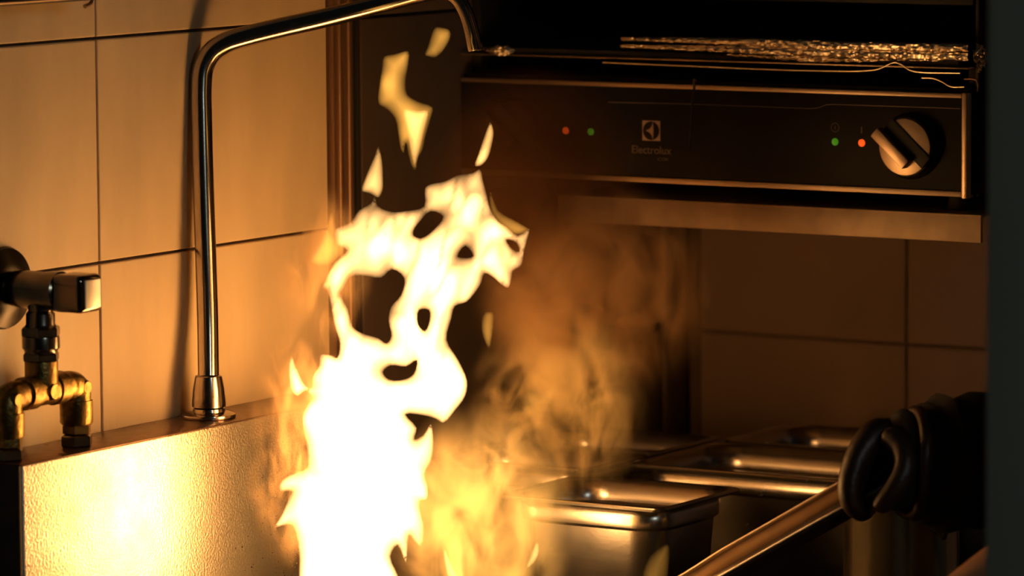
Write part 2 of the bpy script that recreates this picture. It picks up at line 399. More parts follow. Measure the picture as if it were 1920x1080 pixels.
# emblem: square plate, dark round field, sail shape
c = on_y(1221.5, 245, YF); q = .0096; hh = .0094
bm = BM(); box(bm, c.x-q, c.x+q, YF-.0005, YF, c.z-hh, c.z+hh); obj('emblem_plate', bm, M_print, sg, smooth=False)
bm = BM(); lathe(bm, [(.0088, 0), (.0088, .0003), (0, .0003)], axis_mat(c+Vector((0, -.0005, 0)), NY), 40); obj('emblem_field', bm, M_black, sg)
bm = BM(); yy = YF-.0013
cur = [(.0022, .0085), (.0012, .0048), (-.0012, .0018), (-.0056, 0), (-.0012, -.0018), (.0012, -.0048), (.0022, -.0085), (.0027, -.004), (.0029, 0), (.0027, .004)]
vv = [bm.verts.new((c.x+x, yy, c.z+z)) for x, z in cur]; f = bm.faces.new(vv)
obj('emblem_sail', bm, M_print, sg, smooth=False)
def text(s, px, py, size, m, name):
    cu = bpy.data.curves.new(name, 'FONT'); cu.body = s; cu.size = size; cu.align_x = 'CENTER'; cu.align_y = 'CENTER'; cu.extrude = .0001
    t = bpy.data.objects.new(name, cu); COL.objects.link(t)
    dg = bpy.context.evaluated_depsgraph_get(); dg.update()
    me = bpy.data.meshes.new_from_object(t.evaluated_get(dg)); bpy.data.objects.remove(t)
    o = bpy.data.objects.new(name, me); COL.objects.link(o); me.materials.clear(); me.materials.append(m)
    c = on_y(px, py, YF-.0004); me.transform(Matrix.Translation(c) @ Matrix.Rotation(radians(90), 4, 'X'))
    o.parent = sg; o.matrix_parent_inverse = Matrix.Translation(-Vector(sg.location)); return o
M_print_mid = mat('printed_bronze', (.24, .16, .12), .6)
text('Electrolux', 1221, 282, .0105, M_print_mid, 'brand_lettering')
text('ICON', 1243, 299, .0045, M_print_dim, 'small_lettering')

# shelf carrying the grill
bm = BM(); box(bm, .118, .5651, Y_SAL-.006, .89, 1.1555, 1.158, .0008); box(bm, .118, .5651, Y_SAL-.006, Y_SAL-.002, 1.1325, 1.1575, .0012)
tag(obj('grill_shelf', bm, mat('shelf_steel', (.50, .38, .27), .55, .7, noise_amt=.15, noise_scale=50), None), 'long stainless shelf with deep front lip under the black grill', 'shelf')

# foil: crumpled strips along the tray edge
def foil(name, u0, u1, rows, m, seed, amp=.0016, nx=420, parent=None):
    bm = BM(); rnd = Vector((seed*3.1, seed, 0)); grid = []
    for i in range(nx+1):
        t = i/nx; x = u0+(u1-u0)*t; line = []
        for k, (y, z) in enumerate(rows(t)):
            n1 = mnoise.noise(Vector((x*95, k*.55, 0))+rnd); n2 = mnoise.noise(Vector((x*190, k*.9, 4))+rnd); n3 = mnoise.noise(Vector((x*26, k*.2, 9))+rnd)
            a = abs(n1)*1.6-.4
            line.append(bm.verts.new((x, y+amp*(a+.6*n2+1.1*n3), z+amp*(.45*n2+.5*n1))))
        grid.append(line)
    for a, b in zip(grid, grid[1:]):
        for k in range(len(a)-1): bm.faces.new((a[k], b[k], b[k+1], a[k+1]))
    o = obj(name, bm, m, parent, smooth=False)
    return o
fo = thing('foil_sheet', 'crumpled aluminium foil folded along the grill tray edge above the control panel', 'foil', (.35, Y_SAL, 1.291))
def roll(zc, r, yo=0.):
    def f(t):
        s_ = min(1, .35+t*1.6)
        return [(Y_SAL-.004+yo-r*s_*1.0*cos(a), zc(t)+r*s_*sin(a)) for a in [radians(-110+220*k/9) for k in range(10)]]
    return f
ztop = lambda t: 1.3065+.0012*sin(t*5)
foil('folded_roll', .188, .552, roll(lambda t: 1.3078+.0005*sin(7*t), .0042), M_foil, 1, .0013)
foil('folded_roll', .188, .552, roll(lambda t: 1.3008+.0005*sin(5*t+1)-.0005*t, .0037, -.001), M_foil, 2, .0013)
for o in [o for o in COL.objects if o.name.startswith('folded_roll')]:
    o.parent = fo; o.matrix_parent_inverse = Matrix.Translation(-Vector(fo.location))
def skirt(t):
    hgt = .0055*(.2+.8*exp(-((t-.45)/.28)**2))
    return [(Y_SAL-.002-.0015*sin(k*.6), 1.2965-hgt*k/7) for k in range(8)]
foil('draped_skirt', .30, .520, skirt, M_foil, 5, .0022, 260, fo)
def wire(name, pl, r, m, parent, y=Y_SAL-.006):
    bm = BM(); tube(bm, catmull([on_y(a, b, y) for a, b in pl], 6), r, 8); return obj(name, bm, m, parent)
wire('rolled_edge', [(1130, 117), (1300, 124), (1500, 132), (1640, 131), (1660, 124), (1677, 117), (1690, 121), (1705, 131), (1722, 135), (1800, 137)], .0007, M_foil, fo)
wire('rolled_edge', [(1728, 146), (1750, 147), (1766, 153), (1782, 162), (1808, 163)], .0007, M_foil, fo)
# end of foil turned round the corner
bm = BM()
for i in range(60):
    c = Vector((.5555+random.uniform(-.003, .005), Y_SAL+random.uniform(0, .02), 1.288+random.uniform(0, .022)))
    a = [c+Vector((random.uniform(-1, 1), random.uniform(-1, 1), random.uniform(-1, 1)))*.0032 for _ in range(4)]
    vv = [bm.verts.new(v) for v in a]; bm.faces.new(vv[:3]); bm.faces.new(vv[1:]); bm.faces.new((vv[0], vv[2], vv[3])); bm.faces.new((vv[0], vv[1], vv[3]))
o = obj('crumpled_end', bm, M_foil, fo, smooth=False)
wire('rack_hook', [(1808, 148), (1825, 148), (1832, 152), (1834, 160), (1833, 172)], .0009, M_profile, sg)
# loose foil scrap
bm = BM(); bmesh.ops.create_icosphere(bm, subdivisions=4, radius=1)
c0 = on_y(937, 95, Y_SAL-.03)
for v in bm.verts:
    d = v.co.copy(); k = 1+.75*mnoise.noise(d*2.2)+.35*abs(mnoise.noise(d*6))
    thin = .35+.65*min(1, max(0, (d.x+.9)/1.0))
    v.co = Vector((d.x*.0150*(1+.1*k), d.y*.005*k*thin, d.z*.0042*k*thin)) + c0
tag(obj('foil_scrap', bm, M_foil, None, smooth=False), 'small crumpled foil scrap jutting out beside the spout nozzle', 'foil')
# dark hanging skewer in front of the panel
hk = thing('hanging_skewer', 'thin dark skewer hanging over the grill panel right of the lettering', 'skewer', on_y(1295, 290, Y_SAL-.006))
wire('shaft', [(1302, 160), (1298, 200), (1295, 245), (1292, 282)], .0011, M_blackm, hk, Y_SAL-.009)
wire('tip', [(1306, 153), (1302, 149), (1301, 156), (1302, 164)], .0011, M_chrome_dull, hk, Y_SAL-.009)

# ================================================================== counter and gastronorm pans
CZ = .757; RZ = .909
ct = thing('pan_counter', 'low dark steel counter under the square food pans against the far wall', 'counter', (.30, .55, 0))
obj('counter_top', box(BM(), .006, .665, .200, .888, CZ-.03, CZ, .002), M_blackm, ct)
obj('cabinet_body', box(BM(), .010, .655, .205, .885, .02, CZ-.03, .002), M_blackm, ct)
def rrect(cx, cy_, hx, hy, r, z, n=7):
    out = []
    for sx_, sy_, a0 in ((1, 1, 0), (-1, 1, 90), (-1, -1, 180), (1, -1, 270)):
        for k in range(n):
            a = radians(a0+90*k/(n-1)); out.append(Vector((cx+sx_*(hx-r)+r*cos(a), cy_+sy_*(hy-r)+r*sin(a), z)))
    return out
def gn_pan(x0, x1, y0, y1, label, depth=.150, cr=.030):
    cx, cy_, hx, hy = (x0+x1)/2, (y0+y1)/2, (x1-x0)/2, (y1-y0)/2
    t = thing('food_pan', label, 'pan', (cx, cy_, RZ-depth), 'steel food pans on the far counter')
    z = RZ
    def loft(L):
        bm = BM(); prev = None
        for pr in L:
            r = [bm.verts.new(v) for v in pr]
            if prev:
                n = len(r)
                for k in range(n): bm.faces.new((prev[k], prev[(k+1) % n], r[(k+1) % n], r[k]))
            prev = r
        return bm, prev
    e = .0085
    rr = lambda ins, zz, r: rrect(cx, cy_, hx-ins, hy-ins, max(r, .004), zz)
    bm, pv = loft([rr(.0004, z-.0036, .012), rr(0, z-.0016, .012), rr(.0008, z-.0004, .012), rr(.0030, z, .012), rr(e-.002, z-.0004, cr-.006), rr(e, z-.0025, cr)])
    obj('rim', bm, M_pan, t)
    e2 = e
    bm, pv = loft([rr(e2, z-.0025, cr), rr(e2+.0008, z-.020, cr), rr(e2+.0010, z-.0215, cr), rr(e2+.0045, z-.0245, cr), rr(e2+.0048, z-.03, cr), rr(e2+.012, z-depth+.012, cr), rr(e2+.018, z-depth+.001, cr), rr(e2+.03, z-depth, cr*.6)])
    bm.faces.new(pv); o = obj('body', bm, M_pan, t)
    md = o.modifiers.new('thickness', 'SOLIDIFY'); md.thickness = .0008; md.offset = -1
    return t
gn_pan(.200, .376, .205, .353, 'nearest square steel food pan, corner gleaming, just right of the flames')
gn_pan(.015, .194, .373, .489, 'shallow-looking steel food pan mostly behind smoke, left of the wide pan')
gn_pan(.015, .196, .500, .634, 'rear left steel food pan by the side wall, small highlight on rim')
gn_pan(.205, .480, .430, .596, 'wide steel food pan in the middle row, long bright rim ending at the glove')
gn_pan(.205, .480, .610, .755, 'rearmost wide steel food pan, its lit rim cut off by the glove')

HZ = CZ
# round bain-marie pot under the hand
pot = thing('round_pot', 'tall round stainless pot below the gloved hand with orange vertical gleam', 'pot', (0, 0, 0))
D = 3.925; pcn = on_d(1690, 1000, D); bx, by = pcn.x, pcn.y
pot.location = (bx, by, HZ)
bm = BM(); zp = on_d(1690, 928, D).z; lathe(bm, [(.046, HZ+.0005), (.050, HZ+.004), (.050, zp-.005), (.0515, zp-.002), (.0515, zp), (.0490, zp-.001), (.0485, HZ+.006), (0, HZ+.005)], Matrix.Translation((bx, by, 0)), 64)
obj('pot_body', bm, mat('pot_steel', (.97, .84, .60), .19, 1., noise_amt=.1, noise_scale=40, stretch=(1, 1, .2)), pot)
bm = BM(); tube(bm, catmull([(bx+.046, by-.02, zp-.012), (bx+.056, by-.03, zp-.010), (bx+.060, by-.034, zp-.019), (bx+.056, by-.03, zp-.028), (bx+.046, by-.02, zp-.026)], 5), .0022, 10)
obj('side_handle', bm, M_chrome_dull, pot)

# ================================================================== hob, frying pan
HZ = .775
hb = thing('hob', 'black cooking hob under the burning pan beside the splashback', 'hob', (.36, -.1, 0))
obj('hob_top', box(BM(), LX+.003, .66, -.42, .192, HZ-.04, HZ, .003), M_blackm, hb)
obj('hob_body', box(BM(), LX+.006, .655, -.415, .190, .02, HZ-.04, .003), M_blackm, hb)
fcx, fcy = .215, -.015
bm = BM()
for a in range(4):
    d = Vector((cos(a*pi/2+.4), sin(a*pi/2+.4), 0)); n = Vector((-d.y, d.x, 0))
    tube(bm, [Vector((fcx, fcy, HZ+.018))+d*.03, Vector((fcx, fcy, HZ+.018))+d*.125, Vector((fcx, fcy, HZ+.001))+d*.135], .005, 8)
obj('pan_support', bm, M_iron, hb)
bm = BM(); lathe(bm, [(.04, HZ), (.042, HZ+.01), (.03, HZ+.013), (0, HZ+.013)], Matrix.Translation((fcx, fcy, 0)), 32); obj('burner', bm, M_iron, hb)
PZ = HZ+.0235
fp = thing('frying_pan', 'pan with long channelled steel handle running from below the flames to the gloved hand', 'pan', (fcx, fcy, PZ))
bm = BM(); lathe(bm, [(0, 0), (.085, 0), (.098, .004), (.122, .032), (.124, .033), (.1225, .034), (.096, .0065), (.084, .002), (0, .002)], Matrix.Translation((fcx, fcy, PZ)), 64)
obj('pan_body', bm, M_oilpan, fp)
# handle: channel profile swept from rim to the hand
Hs = [on_d(1100, 1216, 3.86), on_d(1220, 1150, 3.84), on_d(1370, 1066, 3.80), on_d(1590, 941, 3.74), on_d(1690, 884, 3.72)]
Hs = [Vector((fcx+.112, fcy+.012, PZ+.022)), Vector((fcx+.15, fcy+.016, PZ+.030))] + Hs[1:]
hp = catmull(Hs, 8)
bm = BM(); rings = []
prof = [(-.0140, .0060), (-.0152, .0078), (-.0166, .0060), (-.0140, -.0050), (0, -.0085), (.0140, -.0050), (.0166, .0060), (.0152, .0078), (.0140, .0060), (.0110, -.0034), (0, -.0070), (-.0110, -.0034)]
for i, p in enumerate(hp):
    t = (hp[min(i+1, len(hp)-1)]-hp[max(0, i-1)]).normalized()
    side = t.cross(Vector((0, 0, 1))).normalized(); up0 = side.cross(t).normalized(); th = radians(42); side = (side*cos(th)-up0*sin(th)).normalized(); up = side.cross(t).normalized()
    rings.append([bm.verts.new(p+side*a*1.0+up*b*1.15) for a, b in prof])
for a, b in zip(rings, rings[1:]):
    for k in range(len(prof)): bm.faces.new((a[k], a[(k+1) % len(prof)], b[(k+1) % len(prof)], b[k]))
bm.faces.new(rings[0]); bm.faces.new(rings[-1])
obj('handle', bm, mat('handle_steel', (.34, .27, .20), .30, 1., noise_amt=.1, noise_scale=60), fp)

for sg_ in (-1, 1):
    bm = BM(); q = []
    for i, p in enumerate(hp):
        t = (hp[min(i+1, len(hp)-1)]-hp[max(0, i-1)]).normalized(); side = t.cross(Vector((0, 0, 1))).normalized(); up0 = side.cross(t).normalized()
        th = radians(42); side = (side*cos(th)-up0*sin(th)).normalized(); up = side.cross(t).normalized(); q.append(p+side*.0154*sg_+up*.0092)
    tube(bm, q, .0019, 10); obj('rolled_edge', bm, M_trim if sg_ < 0 else M_pan, fp)
# ================================================================== person at the stove
hd = 3.72
pr = thing('person', 'person in dark sleeve and black glove gripping the pan handle, mostly behind the pillar', 'person', (.86, .06, 0))
def Q(px, py, dd=0.): return on_d(px, py, hd+dd)
PX, PY = .965, .120
sh_r = Vector((PX-.06, PY+.20, 1.40)); sh_l = Vector((PX+.02, PY-.20, 1.40))
el_l = on_d(2080, 955, 3.50); wr_l = on_d(1690, 1238, 3.52); hn_l = on_d(1600, 1300, 3.53)
body_v = [Vector((PX, PY, .96)), Vector((PX, PY, 1.12)), Vector((PX, PY, 1.28)), Vector((PX-.01, PY, 1.41)), Vector((PX-.02, PY, 1.49)), Vector((PX-.035, PY, 1.56)), Vector((PX-.035, PY, 1.68)),
          sh_r, Vector((PX, PY+.12, 1.13)), Vector((.74, .13, .955)),
          sh_l, el_l, wr_l, hn_l,
          Vector((PX, PY+.09, .90)), Vector((PX-.01, PY+.095, .50)), Vector((PX, PY+.095, .09)), Vector((PX-.10, PY+.095, .05)),
          Vector((PX, PY-.09, .90)), Vector((PX-.01, PY-.095, .50)), Vector((PX, PY-.095, .09)), Vector((PX-.10, PY-.095, .05))]
body_e = [(0, 1), (1, 2), (2, 3), (3, 4), (4, 5), (5, 6), (3, 7), (7, 8), (8, 9), (3, 10), (10, 11), (11, 12), (12, 13), (0, 14), (14, 15), (15, 16), (16, 17), (0, 18), (18, 19), (19, 20), (20, 21)]
body_r = [(.12, .15), (.11, .14), (.12, .17), (.08, .12), (.055, .055), (.075, .075), (.085, .085), .06, .046, .033, .06, .040, .031, .026, .085, .06, .045, .035, .085, .06, .045, .035]
skin('body', body_v, body_e, body_r, M_skin, pr, 0, 2)
bm = BM()
J = [Vector((PX-.0, PY, z)) for z in (.50, .90, 1.0, 1.15, 1.30, 1.42, 1.47)]
jr = [(.13, .20), (.125, .19), (.115, .17), (.115, .17), (.12, .185), (.10, .17), (.065, .075)]
prev = None
for c, (a, b) in zip(J, jr):
    r_ = [bm.verts.new(c+Vector((a*cos(2*pi*k/36), b*sin(2*pi*k/36), 0))) for k in range(36)]
    if prev:
        for k in range(36): bm.faces.new((prev[k], prev[(k+1) % 36], r_[(k+1) % 36], r_[k]))
    prev = r_
obj('jacket', bm, M_cloth, pr)
bm = BM(); bmesh.ops.create_uvsphere(bm, u_segments=24, v_segments=16, radius=1, matrix=Matrix.Translation((PX-.02, PY, 1.67)) @ Matrix.Diagonal((.105, .095, .12, 1)))
bmesh.ops.delete(bm, geom=[v for v in bm.verts if v.co.x < PX-.065 and v.co.z < 1.70], context='VERTS'); obj('hair', bm, M_hair, pr)
# sleeve of the working arm: cuff at the glove, then elbow and shoulder
sl_v = [Q(1672, 862, .0), Q(1730, 868, .01), Q(1800, 866, .02), Q(1900, 850, .03), Q(2000, 800, .05), Vector((PX, PY+.15, 1.16)), sh_r]
bm = BM(); pth = catmull(sl_v, 10); n = len(pth)
rad = []
for i, p in enumerate(pth):
    t = i/(n-1); rad.append(.036+.020*min(1, t*4)+.006*mnoise.noise(Vector((t*14, 0, 0))))
tube(bm, pth, rad, 40)
for v in bm.verts: v.co += v.co.normalized()*0 + Vector((0, 0, .0035*mnoise.noise(v.co*38))) + Vector((.0025*mnoise.noise(v.co*55), 0, 0))
obj('sleeve', bm, M_cloth, pr)
# short sleeve on the near upper arm
bm = BM(); tube(bm, catmull([sh_l, sh_l.lerp(el_l, .4), sh_l.lerp(el_l, .6)], 6), .062, 28); obj('sleeve', bm, M_cloth, pr)
# glove: palm, four fingers, thumb around the handle
gv = []
palm_v = [Q(1722, 868, .03), Q(1690, 862, .03), Q(1660, 850, .026), Q(1638, 835, .02)]
skin('glove', palm_v, [(0, 1), (1, 2), (2, 3)], [(.036, .038), (.036, .038), (.032, .036), (.020, .026)], M_glove, pr, 0, 2)
for i in range(4):
    dx, dz = i*7, .018*i-.004
    ln = (1.0, 1.06, 1.02, .9)[i]
    ks = [Q(1668+dx, 806, dz+.01), Q(1640+dx, 812, dz), Q(1616+dx, 842, dz-.006), Q(1598+dx, 885, dz-.012), Q(1590+dx, 925*1+(ln-1)*70, dz-.014), Q(1600+dx, 953+(ln-1)*70, dz-.012), Q(1622+dx*.8, 966+(ln-1)*60, dz-.004)]
    skin('finger', ks, [(k, k+1) for k in range(6)], [.0145, .0142, .0128, .0118, .0108, .0098, .0080], M_glove, pr, 0, 2)
ks = [Q(1655, 822, -.012), Q(1680, 822, -.020), Q(1700, 848, -.030), Q(1700, 880, -.036), Q(1684, 910, -.038), Q(1662, 934, -.034), Q(1642, 958, -.026)]
skin('thumb', ks, [(k, k+1) for k in range(6)], [.011, .0120, .0118, .0112, .0106, .0100, .0082], M_glove, pr, 0, 2)
# folded cuff ring
bm = BM(); cc = Q(1702, 866, .0); axx = (Q(1760, 868, .01)-cc).normalized(); Mx = axis_mat(cc, axx)
ringp = [Mx @ Vector((.041*cos(a)*(1+.06*sin(3*a)), .043*sin(a), .004*sin(2*a))) for a in [2*pi*k/40 for k in range(41)]]
tube(bm, ringp, .0055, 10, False); obj('glove_cuff', bm, M_glove, pr)

# ================================================================== FIRE
def vol_mat(name, color, strength, density=0., noisy=None):
    m = bpy.data.materials.new(name); m.use_nodes = True; nt = m.node_tree; nt.nodes.clear()
    out = nt.nodes.new('ShaderNodeOutputMaterial'); e = nt.nodes.new('ShaderNodeEmission')
    e.inputs[0].default_value = (*color, 1); e.inputs[1].default_value = strength
    nt.links.new(e.outputs[0], out.inputs['Volume'])
    if noisy:
        sc_, lo, hi, st = noisy
        tc = nt.nodes.new('ShaderNodeTexCoord'); mp = nt.nodes.new('ShaderNodeMapping'); mp.inputs['Scale'].default_value = st
        n = nt.nodes.new('ShaderNodeTexNoise'); n.inputs['Scale'].default_value = sc_; n.inputs['Detail'].default_value = 4; n.inputs['Distortion'].default_value = 1.2
        r = nt.nodes.new('ShaderNodeMapRange'); r.inputs[1].default_value = lo; r.inputs[2].default_value = hi; r.inputs[3].default_value = 0; r.inputs[4].default_value = strength
        nt.links.new(tc.outputs['Object'], mp.inputs[0]); nt.links.new(mp.outputs[0], n.inputs['Vector']); nt.links.new(n.outputs['Fac'], r.inputs[0]); nt.links.new(r.outputs[0], e.inputs[1])
    return m
FCOL = (1, .52, .17)
M_core = vol_mat('flame_core', FCOL, 230)
M_mid = vol_mat('flame_mid', (1, .52, .15), 150)
M_thin = vol_mat('flame_thin', (1, .45, .07), 50)
M_veil = vol_mat('flame_veil', (1, .43, .05), 16, noisy=(38, .42, .68, (1, 1, .6)))
def T3(p): return (450+p[0]/1.9283, p[1]/1.9283)
def inside(P, X, Y):
    r = np.zeros(X.shape, bool); n = len(P)
    for i in range(n):
        x1, y1 = P[i]; x2, y2 = P[(i+1) % n]
        if y1 == y2: continue
        c = ((y1 > Y) != (y2 > Y)) & (X < (x2-x1)*(Y-y1)/(y2-y1)+x1); r ^= c
    return r
def dist(P, X, Y):
    d = np.full(X.shape, 1e9); n = len(P)
    for i in range(n):
        x1, y1 = P[i]; x2, y2 = P[(i+1) % n]; dx, dy = x2-x1, y2-y1; L2 = dx*dx+dy*dy+1e-9
        t = np.clip(((X-x1)*dx+(Y-y1)*dy)/L2, 0, 1); d = np.minimum(d, np.hypot(X-x1-t*dx, Y-y1-t*dy))
    return d
fire_base = Vector((fcx, fcy, PZ+.004))
fire = thing('fire', 'tall bright flames leaping from the pan on the hob', 'fire', fire_base)
def flame(poly, holes, D, T, S, m, name='flame_tongue', step=7, conv=T3, seed=0, wob=26, label=None, thick=None, sm=3):
    C_ = [[(v.x, v.y) for v in catmull([(*conv(p), 0) for p in q], sm, True)] for q in [poly]+holes]
    xs = [p[0] for p in C_[0]]; ys = [p[1] for p in C_[0]]
    gx, gy = np.meshgrid(np.arange(min(xs), max(xs), step), np.arange(min(ys), max(ys), step*.9)); gx = gx.astype(float); gx[1::2] += step/2
    X, Y = gx.ravel(), gy.ravel().astype(float)
    ins = inside(C_[0], X, Y)
    for h_ in C_[1:]: ins &= ~inside(h_, X, Y)
    X, Y = X[ins], Y[ins]
    dd = np.min([dist(c, X, Y) for c in C_], axis=0); k = dd > step*.45; X, Y = X[k], Y[k]
    vin = []; eds = []
    for c in C_:
        b0 = len(vin); vin += [Vector(p) for p in c]; eds += [(b0+i, b0+(i+1) % len(c)) for i in range(len(c))]
    nb = len(vin); vin += [Vector((a, b)) for a, b in zip(X, Y)]
    V, E_, F_, ov, _, _ = delaunay_2d_cdt(vin, eds, [], 0, 1e-4)
    VX = np.array([v[0] for v in V]); VY = np.array([v[1] for v in V])
    cx_ = np.array([sum(VX[i] for i in f)/len(f) for f in F_]); cy_ = np.array([sum(VY[i] for i in f)/len(f) for f in F_])
    ok = inside(C_[0], cx_, cy_)
    for h_ in C_[1:]: ok &= ~inside(h_, cx_, cy_)
    bnd = np.array([any(o < nb for o in q) for q in ov])
    d = np.min([dist(c, VX, VY) for c in C_], axis=0); d[bnd] = 0
    pxm = D/FPX
    bm = BM(); fr = []; bk = []
    for i in range(len(V)):
        h_ = T*(1-exp(-d[i]/(S*(1+.8*mnoise.noise(Vector((VX[i]/45, VY[i]/45, seed+9)))))))
        if h_ > 0: h_ *= 1+.45*mnoise.noise(Vector((VX[i]/38, VY[i]/60, seed)))
        if thick: h_ *= thick(VX[i], VY[i])
        mid = wob*mnoise.noise(Vector((VX[i]/120, VY[i]/150, seed+5)))
        a = bm.verts.new(on_d(VX[i], VY[i], D+(mid-h_)*pxm)); fr.append(a)
        bk.append(a if bnd[i] or h_ <= 0 else bm.verts.new(on_d(VX[i], VY[i], D+(mid+h_)*pxm)))
    for f, o_ in zip(F_, ok):
        if not o_: continue
        if all(fr[i] is bk[i] for i in f):      # thin tips: a small lens instead of a flat face
            mx_ = sum(VX[i] for i in f)/len(f); my_ = sum(VY[i] for i in f)/len(f)
            dm = min(float(dist(c, np.array([mx_]), np.array([my_]))[0]) for c in C_); h_ = max(T*(1-exp(-dm/S)), .15)
            if thick: h_ *= thick(mx_, my_)
            mid = wob*mnoise.noise(Vector((mx_/120, my_/150, seed+5)))
            va = bm.verts.new(on_d(mx_, my_, D+(mid-h_)*pxm)); vb = bm.verts.new(on_d(mx_, my_, D+(mid+h_)*pxm)); L3 = [fr[i] for i in f]
            for q in range(len(L3)):
                bm.faces.new((L3[q], L3[(q+1) % len(L3)], va)); bm.faces.new((L3[(q+1) % len(L3)], L3[q], vb))
            continue
        bm.faces.new([fr[i] for i in f]); bm.faces.new([bk[i] for i in f][::-1])
    for v in [v for v in bm.verts if not v.link_faces]: bm.verts.remove(v)
    o = obj(name, bm, m, fire, label=label); return o
FD = 3.90
MAIN = [(868,612),(880,655),(892,700),(908,760),(935,800),(965,820),(1005,850),(1047,825),(1038,870),(1028,910),(1018,960),(988,980),(982,1010),(970,1042),(945,1030),(912,1002),(885,990),(872,1025),(860,1045),(820,1092),(778,1108),(765,1152),(748,1228),(790,1302),(822,1377),(815,1432),(780,1482),(735,1530),(708,1515),(660,1502),(600,1499),(640,1547),(632,1587),(662,1573),(690,1532),(700,1602),(690,1672),(668,1714),(680,1762),(675,1805),(650,1812),(655,1862),(665,1902),(655,1977),(625,1952),(612,1937),(600,2037),(570,1972),(545,2012),(575,2087),(600,2200),(600,2290),(230,2290),(215,2150),(212,2082),(213,2002),(190,1902),(165,1898),(125,1907),(150,1862),(175,1802),(185,1777),(145,1775),(145,1745),(180,1717),(240,1692),(243,1642),(235,1582),(225,1512),(245,1462),(262,1437),(235,1414),(210,1432),(188,1417),(178,1372),(176,1322),(186,1287),(205,1332),(235,1392),(258,1402),(262,1362),(285,1322),(290,1282),(330,1284),(350,1292),(360,1242),(345,1192),(330,1122),(312,1045),(300,1040),(320,985),(345,945),(385,905),(350,885),(343,830),(372,815),(402,800),(430,760),(472,735),(487,710),(500,745),(550,765),(600,762),(665,745),(668,680),(690,665),(740,655),(790,632),(840,625)]
HOLES = [[(690,765),(733,783),(700,830),(655,860),(630,852),(628,835),(652,800)],
         [(815,890),(842,925),(815,932),(788,926)],
         [(965,868),(998,878),(1008,908),(985,900)],
         [(380,1035),(400,1003),(450,998),(510,1005),(550,975),(592,1005),(582,1065),(545,1110),(536,1160),(546,1215),(530,1240),(500,1222),(440,1203),(408,1180),(392,1120),(365,1060)],
         [(518,1345),(545,1322),(600,1326),(638,1304),(628,1350),(598,1370),(540,1372)],
         [(648,1122),(682,1122),(684,1160),(668,1195),(645,1172)]]
def th_main(x, y):
    k = 1.0
    if y < 700:
        f = max(0, min(1, (y-300)/400)); n = mnoise.noise(Vector((x/34, y/60, 3.3)))+.25*mnoise.noise(Vector((x/14, y/40, 8.3)))
        k = (.21+.79*f**1.4)*max(.3, 1+.9*n*(1-f))
    if y < 860:
        am = max(0, min(1, (860-y)/380)); wx = 16*mnoise.noise(Vector((x/50, y/60, 9.1)))
        fold = abs(mnoise.noise(Vector(((x+wx+.35*y)/30, y/95, 4.4))))*2.6
        k *= (1-am)+am*min(1.5, .58+fold)
    if x < 740 and y < 560: k *= .8
    if y > 880: k *= 1+.5*mnoise.noise(Vector((x/30, y/50, 1.3)))
    return k
flame(MAIN, HOLES, FD, 70, 34, M_core, 'flame_body', 6, thick=th_main, label='white-hot main flame')
flame([(712,97),(735,100),(757,108),(762,130),(748,165),(725,195),(705,208),(680,205),(667,200),(678,170),(690,130),(700,105)], [], FD+.01, 34, 22, M_thin, seed=1, label='small detached orange flame at the top')
flame([(520,205),(560,195),(610,185),(608,240),(600,290),(605,340),(640,365),(697,388),(690,430),(672,490),(660,545),(645,570),(635,618),(620,600),(608,560),(600,520),(592,555),(582,545),(572,490),(560,430),(530,395),(500,375),(503,310),(512,250)], [], FD-.01, 46, 30, M_thin, seed=2, step=5)
flame([(590,395),(640,400),(680,400),(668,470),(652,540),(632,600),(618,560),(605,480)], [], FD-.005, 14, 12, M_mid, seed=7, step=5)
flame([(500,530),(513,570),(518,640),(516,690),(500,715),(470,700),(440,690),(450,650),(470,600),(488,560)], [], FD, 26, 20, M_mid, seed=3, step=5)
flame([(905,440),(918,475),(910,530),(895,575),(870,600),(848,600),(860,560),(880,500),(895,460)], [], FD+.02, 26, 18, M_mid, seed=4, step=5)
veils = [
 ([(255,950),(290,880),(320,790),(335,760),(350,850),(380,900),(320,960)], .01, 26, 14, M_thin, 'orange side flame'),
 ([(905,690),(935,760),(1000,800),(1045,830),(1000,850),(940,820),(905,760)], .0, 14, 9, M_thin, None),
 ([(885,1130),(915,1130),(914,1200),(900,1262),(885,1235),(872,1180)], .02, 12, 7, M_thin, None),
 ([(1030,1410),(1080,1420),(1140,1400),(1120,1470),(1090,1540),(1092,1610),(1065,1610),(1060,1530),(1020,1490)], .03, 14, 34, M_thin, None),
 ([(1454,2087),(1476,2020),(1510,1985),(1548,1968),(1552,2030),(1545,2100),(1530,2160),(1460,2160)], .03, 22, 60, M_thin, None),
 ([(760,1900),(800,1850),(850,1840),(905,1870),(930,1930),(900,1990),(880,2060),(900,2140),(760,2140),(720,2060),(735,1960)], .02, 18, 40, M_thin, None),
 ([(980,2000),(1010,1960),(1030,1990),(1060,2060),(1040,2140),(900,2150),(920,2060)], .01, 14, 30, M_thin, None),
 ([(735,1970),(760,2030),(800,2110),(780,2130),(745,2070)], .0, 14, 8, M_mid, None),
 ([(1075,1955),(1082,1995),(1060,2040),(1035,2055),(1050,2010)], .0, 14, 8, M_mid, None),
]
for k, (pl, do, T_, S_, m_, lb) in enumerate(veils):
    flame(pl, [], FD+do, T_, S_, m_, seed=20+k, step=5, label=lb)

